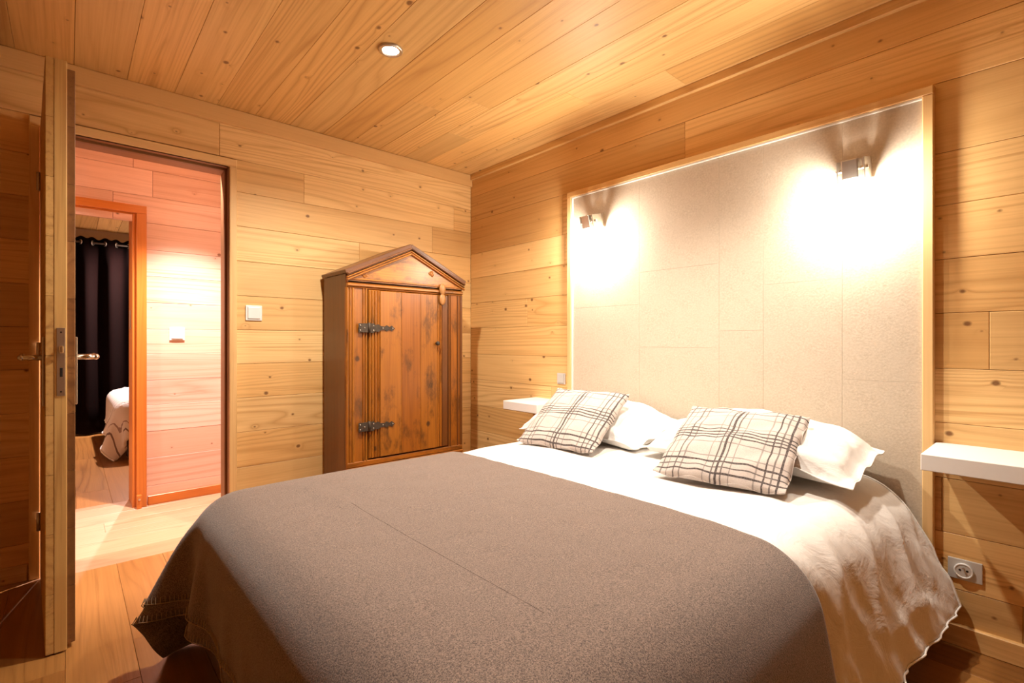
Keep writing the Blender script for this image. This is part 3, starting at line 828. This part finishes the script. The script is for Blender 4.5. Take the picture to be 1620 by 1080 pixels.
def drape(X, Y, z0, bx, r, kfun, off, pin, steps=150, iters=9, seed=0, loose=None, noise=.0, grav=9.8, bend=.12, wall=None):
    nx, ny = X.shape
    rs = np.random.RandomState(seed)
    p = np.stack([X, Y, np.full_like(X, z0)], -1)
    rest = p.copy()
    p[..., 2] += rs.rand(nx, ny) * noise
    W = np.where(pin, 0.0, 1.0)
    lo = np.ones((nx, ny)) if loose is None else loose
    prev = p.copy()
    groups = []
    def add(di, dj, k):
        L0 = np.linalg.norm(rest[max(0, di):, max(0, dj):][:nx - abs(di), :ny - abs(dj)] - rest[:1, :1] * 0, axis=-1)
        for ph in range(2):
            groups.append((di, dj, ph, k))
    for di, dj, k in ((1, 0, 1.0), (0, 1, 1.0), (1, 1, .45), (1, -1, .45), (3, 0, bend), (0, 3, bend)):
        for ph in range(2):
            groups.append((di, dj, ph, k))
    cons = []
    idx = np.arange(nx * ny).reshape(nx, ny)
    for di, dj, ph, k in groups:
        ii, jj = np.meshgrid(np.arange(nx), np.arange(ny), indexing='ij')
        i2, j2 = ii + di, jj + dj
        ok = (i2 < nx) & (j2 < ny) & (j2 >= 0)
        sel = ((ii // max(di, 1)) if di else (jj // dj)) % 2 == ph
        ok &= sel
        A = idx[ii[ok], jj[ok]]; B = idx[i2[ok], j2[ok]]
        r0 = np.linalg.norm(rest.reshape(-1, 3)[A] - rest.reshape(-1, 3)[B], axis=1) * .5 * (lo.reshape(-1)[A] + lo.reshape(-1)[B])
        wa, wb = W.reshape(-1)[A], W.reshape(-1)[B]
        s = wa + wb
        keep = s > 0
        cons.append((A[keep], B[keep], r0[keep], (wa / np.maximum(s, 1e-9))[keep, None] * k, (wb / np.maximum(s, 1e-9))[keep, None] * k))
    dt = 1 / 60
    for st in range(steps):
        v = (p - prev) * .965
        prev = p.copy()
        p = p + (v + np.array([0, 0, -grav * dt * dt])) * W[..., None]
        f = p.reshape(-1, 3)
        for it in range(iters):
            for A, B, r0, ka, kb in cons:
                d = f[B] - f[A]
                l = np.sqrt((d * d).sum(1)) + 1e-9
                e = ((l - r0) / l)[:, None] * d
                f[A] += ka * e
                f[B] -= kb * e
        p = f.reshape(nx, ny, 3)
        q, hit = collide(p, bx, r, kfun, off)
        p = np.where(W[..., None] > 0, q, p)
        p[..., 2] = np.maximum(p[..., 2], .012)
        if wall is not None: p[..., 0] = np.minimum(p[..., 0], wall)
        prev = np.where(hit[..., None], p - (p - prev) * .55, prev)
    return p
def smooth(P, n=1, w=.5):
    for _ in range(n):
        Q = P.copy()
        Q[1:-1, 1:-1] = (1 - w) * P[1:-1, 1:-1] + w * .25 * (P[2:, 1:-1] + P[:-2, 1:-1] + P[1:-1, 2:] + P[1:-1, :-2])
        P = Q
    return P
def normals(P):
    a = np.gradient(P, axis=0); b = np.gradient(P, axis=1)
    n = np.cross(a, b); n /= np.linalg.norm(n, axis=-1, keepdims=True) + 1e-9
    if n[n.shape[0] // 3, n.shape[1] // 2, 2] < 0: n = -n
    return n

# white duvet: from the panel to under the blanket
nx, ny = 52, 116
xs = np.linspace(-.048, -1.10, nx); ys = np.linspace(BY1 + .36, BY0 - .31, ny)
X, Y = np.meshgrid(xs, ys, indexing='ij')
pin = (Y < BY1 - .10) & (Y > BY0 + .14)
rs = np.random.RandomState(3)
lo = 1.0 + .035 * (Y < BY0) * (np.sin(X * 23 + Y * 5) * .5 + .5) + .02 * rs.rand(nx, ny)
D = drape(X, Y, BT + .016, (BX0 - .3, .2, BY0, BY1, BT), .10, near_k, .014, pin, steps=130, iters=8, seed=2, loose=lo, noise=.004, wall=-.046)
D = smooth(D, 1, .5)
# puffiness of the top
xx, yy = D[..., 0], D[..., 1]
env = np.clip((BY1 - .02 - yy) / .2, 0, 1) * np.clip((yy - BY0 - .0) / .2, 0, 1) * np.clip((xx + 1.1) / .25, 0, 1)
D[..., 2] += env * (.018 + .006 * np.sin(xx * 9 + yy * 4) + .004 * np.sin(xx * 17 - yy * 13))
# soft creases on the hanging near side
N = normals(D)
side = np.clip((BY0 + .10 - yy) / .12, 0, 1)
zz = D[..., 2]
def ridge(v): return 1 - np.abs(np.sin(v))
fan = (xx + .5) * (1 + .5 * (zz - .3))
low = .6 * np.clip((.42 - zz) / .2, 0, 1)
cre = .016 * ridge(fan * 11 + 1.1 * np.sin(zz * 7) + .4) ** 3 + .008 * ridge(fan * 23 + 2.0 * np.sin(zz * 9 + xx * 4)) ** 3 \
    + low * (.016 * ridge(zz * 17 + xx * 9 + 1.5 * np.sin(xx * 7)) ** 3 + .008 * np.sin(xx * 31 + zz * 22))
cre *= np.clip((xx + 1.0) / .12, 0, 1)
D += N * (side * (cre - .004))[..., None]
D[..., 1] += np.clip((-.93 - xx) / .08, 0, 1) * .03 * side
D[..., 0] = np.minimum(D[..., 0], -.047)
duv = empty('duvet', (-.6, -1.86, BT), 'white cotton duvet turned down below the pillows and hanging at the sides', 'duvet')
DL = D - np.array([-.6, -1.86, BT])
o = link('cover', grid_mesh('duvet_cover', DL), M['cotton'], duv)
md = o.modifiers.new('s', 'SOLIDIFY'); md.thickness = .008; md.offset = -1
md = o.modifiers.new('u', 'SUBSURF'); md.levels = 1; md.render_levels = 1
# piped hem along the near edge and the edge by the wall
def cord(name, pts, r, mat, parent, n=6):
    L = np.array(rootloc(parent))
    pts = [Vector(q - L) for q in pts]
    bm = bmesh.new(); prev = None
    for i, q in enumerate(pts):
        d = (pts[min(i + 1, len(pts) - 1)] - pts[max(i - 1, 0)])
        if d.length < 1e-6: continue
        d.normalize()
        u = d.orthogonal().normalized() if prev is None else (prev - d * prev.dot(d)).normalized()
        prev = u
        v = d.cross(u)
        ring = [bm.verts.new(q + (u * math.cos(2 * math.pi * k / n) + v * math.sin(2 * math.pi * k / n)) * r) for k in range(n)]
        if i and 'last' in locals() and last:
            for k in range(n):
                bm.faces.new((last[k], last[(k + 1) % n], ring[(k + 1) % n], ring[k]))
        last = ring
    return link(name, bm_mesh(name, bm, True), mat, parent)
cord('hem', D[:-6, -1], .003, M['cotton'], duv)
cord('hem', D[0, 60:], .004, M['cotton'], duv)

# brown blanket over the foot of the bed, folded double
st_ = .0245
HEADX, OVF, OVL, OVN = -.985, .305, .365, .40
xs = np.arange(HEADX, BX0 - OVF, -st_); ys = np.arange(BY1 + OVL, BY0 - OVN, -st_)
X, Y = np.meshgrid(xs, ys, indexing='ij')
nx, ny = X.shape
pin = (X > BX0 + .14) & (Y < BY1 - .14) & (Y > BY0 + .16)
lo = np.ones((nx, ny))
B = drape(X, Y, BT + .028, (BX0, .5, BY0, BY1, BT + .006), .11, lambda x: near_k(x) * 0 + .17, .020, pin, steps=150, iters=18, seed=5, loose=lo, noise=.003, bend=.3, grav=5.0)
B = smooth(B, 2, .5)
xx, yy = B[..., 0], B[..., 1]
env = np.clip((xx - BX0) / .25, 0, 1) * np.clip((BY1 - yy) / .25, 0, 1) * np.clip((yy - BY0) / .25, 0, 1)
B[..., 2] += env * (.006 + .004 * np.sin(xx * 5 + yy * 3))
B[..., 2] += .007 * np.exp(-(((xx + 1.66) / .07) ** 2 + ((yy + 1.50 + .6 * (xx + 1.66)) / .14) ** 2)) * np.sin(xx * 40)
NB = normals(B)
bl = empty('blanket', (-1.5, -1.86, BT), 'brown wool blanket folded double over the foot of the bed', 'blanket')
BL0 = np.array([-1.5, -1.86, BT])
o = link('under_layer', grid_mesh('blanket_under', B - BL0), M['wool'], bl)
md = o.modifiers.new('s', 'SOLIDIFY'); md.thickness = .003; md.offset = -1
cut = 2
Tp = (B + NB * .007)[:nx - cut, cut:ny - 1]
o = link('top_layer', grid_mesh('blanket_top', Tp - BL0), M['wool'], bl)
md = o.modifiers.new('s', 'SOLIDIFY'); md.thickness = .003; md.offset = -1
md = o.modifiers.new('u', 'SUBSURF'); md.levels = 1; md.render_levels = 1
# blanket-stitch along the hems
def stitches(edge, inner, nrm, name):
    bm = bmesh.new()
    n = len(edge)
    pts = []
    for i in range(n - 1):
        for k in range(2):
            f_ = k / 2
            e = edge[i] * (1 - f_) + edge[i + 1] * f_; q = inner[i] * (1 - f_) + inner[i + 1] * f_
            nn = nrm[i] * (1 - f_) + nrm[i + 1] * f_
            pts.append((e, q, nn))
    for i, (e, q, nn) in enumerate(pts):
        d = q - e; d = d / (np.linalg.norm(d) + 1e-9)
        a_ = Vector(e + nn * .0035 - BL0); b_ = Vector(e + d * .019 + nn * .0042 - BL0)
        tube_bm(bm, a_, b_, .0011, 5)
        if i:
            e0 = Vector(pts[i - 1][0] + pts[i - 1][2] * .0035 - BL0)
            if (a_ - e0).length > 1e-5: tube_bm(bm, e0, a_, .0012, 5)
    o = link(name, bm_mesh(name, bm), M['stitch'], bl)
    o['kind'] = 'stuff'
for (G, NN) in ((B, NB), (Tp, normals(Tp))):
    stitches(G[-1], G[-2], NN[-1], 'stitching')
    stitches(G[:, 0], G[:, 1], NN[:, 0], 'stitching')
# sewn seam across the blanket
i0 = 20
ln = []
fi = (HEADX - (-1.66)) / st_
for k in range(46):
    fj = (BY1 + OVL + 1.60) / st_ - cut + k * .75
    i_, j_ = int(fi), int(fj)
    a_ = (fi - i_); b_ = (fj - j_)
    q = Tp[i_, j_] * (1 - a_) * (1 - b_) + Tp[i_ + 1, j_] * a_ * (1 - b_) + Tp[i_, j_ + 1] * (1 - a_) * b_ + Tp[i_ + 1, j_ + 1] * a_ * b_
    ln.append(q + np.array([0, 0, -.0006]))
cord('seam', ln, .0010, M['crease'], bl, 5)

# ------------------------------------------------------------------ pillows and cushions
def pillow_grid(w_, h_, th, n=44, pinch=.07, power=.42, seed=0, wr=.004, flange=0.0, sag=0.0):
    u = np.linspace(-1, 1, n)
    u = np.sign(u) * (1 - (1 - np.abs(u)) ** 1.35)
    U_, V_ = np.meshgrid(u, u, indexing='ij')
    rs = np.random.RandomState(seed)
    ph = rs.rand(8) * 6.28
    X_ = w_ / 2 * U_ * (1 - pinch * (1 - V_ ** 2) * np.abs(U_) ** 2)
    Y_ = h_ / 2 * V_ * (1 - pinch * (1 - U_ ** 2) * np.abs(V_) ** 2)
    fu = np.clip((1 - np.abs(U_)) / max(1 - flange, .01) * 1.0, 0, 1) if flange == 0 else np.clip((1 - flange - np.abs(U_)) / (1 - flange), 0, 1)
    fv = np.clip((1 - np.abs(V_)), 0, 1) if flange == 0 else np.clip((1 - flange - np.abs(V_)) / (1 - flange), 0, 1)
    prof = ((1 - (1 - fu) ** 2) * (1 - (1 - fv) ** 2)) ** power
    edge = np.clip(prof * 3, 0, 1)
    wrk = wr * (np.sin(U_ * 7 + V_ * 3 + ph[0]) + np.sin(V_ * 9 - U_ * 4 + ph[1]) + .7 * np.sin(U_ * 15 + V_ * 11 + ph[2]) + .5 * np.sin(np.hypot(U_ - .9, V_ + .9) * 18 + ph[3])) * edge
    top = prof * th / 2 + wrk + .0015
    bot = -prof * th / 2 - .0015
    fl = (1 - np.clip(prof * 6, 0, 1)) * .008 * np.sin((U_ + V_) * 9 + ph[4])
    sg = -sag * U_ ** 2
    A = np.stack([X_, Y_, top + fl + sg], -1); Bm = np.stack([X_, Y_, bot + fl + sg], -1)
    return A, Bm
def pillow(name, mat, M4, label, cat, group, **kw):
    A, Bm = pillow_grid(**kw)
    n = A.shape[0]
    v = np.concatenate([A.reshape(-1, 3), Bm.reshape(-1, 3)]).tolist()
    f = []
    for i in range(n - 1):
        for j in range(n - 1):
            a_ = i * n + j
            f.append((a_, a_ + n, a_ + n + 1, a_ + 1))
            b_ = n * n + a_
            f.append((b_, b_ + 1, b_ + n + 1, b_ + n))
    rim = [(i, 0) for i in range(n)] + [(n - 1, j) for j in range(1, n)] + [(i, n - 1) for i in range(n - 2, -1, -1)] + [(0, j) for j in range(n - 2, 0, -1)]
    ids = [i * n + j for i, j in rim]
    for k in range(len(ids)):
        a_, b_ = ids[k], ids[(k + 1) % len(ids)]
        f.append((a_, b_, n * n + b_, n * n + a_))
    me = bpy.data.meshes.new(name)
    me.from_pydata(v, [], f)
    bm = bmesh.new(); bm.from_mesh(me); bmesh.ops.recalc_face_normals(bm, faces=bm.faces); bm.to_mesh(me); bm.free()
    for p in me.polygons: p.use_smooth = True
    o = link(name, me, mat)
    o.matrix_world = M4
    tag(o, label, cat, group)
    # piping along the seam
    rimp = [(A[i, j] + Bm[i, j]) / 2 for i, j in rim] + [(A[0, 0] + Bm[0, 0]) / 2]
    bm = bmesh.new(); last = None
    pts = [Vector(q) for q in rimp]
    for i in range(len(pts)):
        d = (pts[(i + 1) % len(pts)] - pts[i - 1])
        if d.length < 1e-6: continue
        d.normalize(); u_ = Vector((0, 0, 1)).cross(d).normalized(); w2 = d.cross(u_)
        ring = [bm.verts.new(pts[i] + (u_ * math.cos(k * 1.2566) + w2 * math.sin(k * 1.2566)) * .0026) for k in range(5)]
        if last:
            for k in range(5): bm.faces.new((last[k], last[(k + 1) % 5], ring[(k + 1) % 5], ring[k]))
        last = ring
    link('seam_piping', bm_mesh('seam_piping', bm, True), mat, o)
    return o
def frame(p0, phi, th, w_, h_, lift):
    """bottom-left corner p0, bottom edge heading phi, tilted up by th"""
    e1 = Vector((math.cos(phi), math.sin(phi), 0)); n_ = Vector((-e1.y, e1.x, 0))
    e2 = n_ * math.cos(th) + Vector((0, 0, 1)) * math.sin(th)
    e3 = e1.cross(e2)
    m = Matrix((e1, e2, e3)).transposed().to_4x4()
    m.translation = Vector(p0) + e1 * w_ / 2 + e2 * h_ / 2 + e3 * lift
    return m
PLZ = BT + .056
def sham(yc, tilt, label, seed, w_=.74, h_=.40, x_top=-.065, dz=0, fl_=.03):
    # bottom edge along -y, leaning against the panel
    phi = R(-90)
    p0 = Vector((x_top - h_ * math.cos(tilt), yc + w_ / 2, PLZ + dz))
    return pillow('pillow', M['cotton'], frame(p0, phi, tilt, w_, h_, .058), label, 'pillow', 'white pillows against the panel',
                  w_=w_, h_=h_, th=.17, pinch=.02, power=.36, seed=seed, wr=.005, flange=fl_, sag=.055)
sham(-1.42, R(11), 'white cotton pillow behind the plaid cushion on the wardrobe side', 11)
sham(-2.212, R(10), 'white cotton pillow behind the plaid cushion on the socket side', 12, dz=.008, w_=.79, fl_=.075)
pillow('cushion', M['plaid'], frame((-.670, -1.287, .562), -1.419, .569, .402, .40, .012), 'square brown and cream plaid cushion leaning on the pillow on the wardrobe side', 'cushion', 'plaid cushions on the bed',
       w_=.415, h_=.415, th=.085, seed=21, wr=.002, pinch=.012)
pillow('cushion', M['plaid'], frame((-.678, -2.043, .562), -1.436, .468, .422, .42, .012), 'square brown and cream plaid cushion leaning on the pillow on the socket side', 'cushion', 'plaid cushions on the bed',
       w_=.435, h_=.435, th=.09, seed=22, wr=.0026, pinch=.012)

# bedding of the second bed
nx, ny = 34, 40
X, Y = np.meshgrid(np.linspace(-1.2, -2.24, nx), np.linspace(4.05, 2.33, ny), indexing='ij')
pin = (X > -1.85) & (Y > 2.75)
lo = 1 + .05 * np.random.RandomState(8).rand(nx, ny)
G = drape(X, Y, .53, (-1.98, .3, 2.55, 4.1, .505), .09, lambda x: x * 0 + .1, .018, pin, steps=90, iters=6, seed=6, loose=lo, noise=.01)
G = smooth(G, 1)
d2 = empty('duvet', (-1.6, 3.2, .5), 'striped white duvet hanging off the bed across the hall', 'duvet')
o = link('cover', grid_mesh('second_cover', G - np.array([-1.6, 3.2, .5])), M['striped'], d2)
md = o.modifiers.new('s', 'SOLIDIFY'); md.thickness = .02; md.offset = -1
cord('hem', G[-1], .008, M['cotton'], d2)
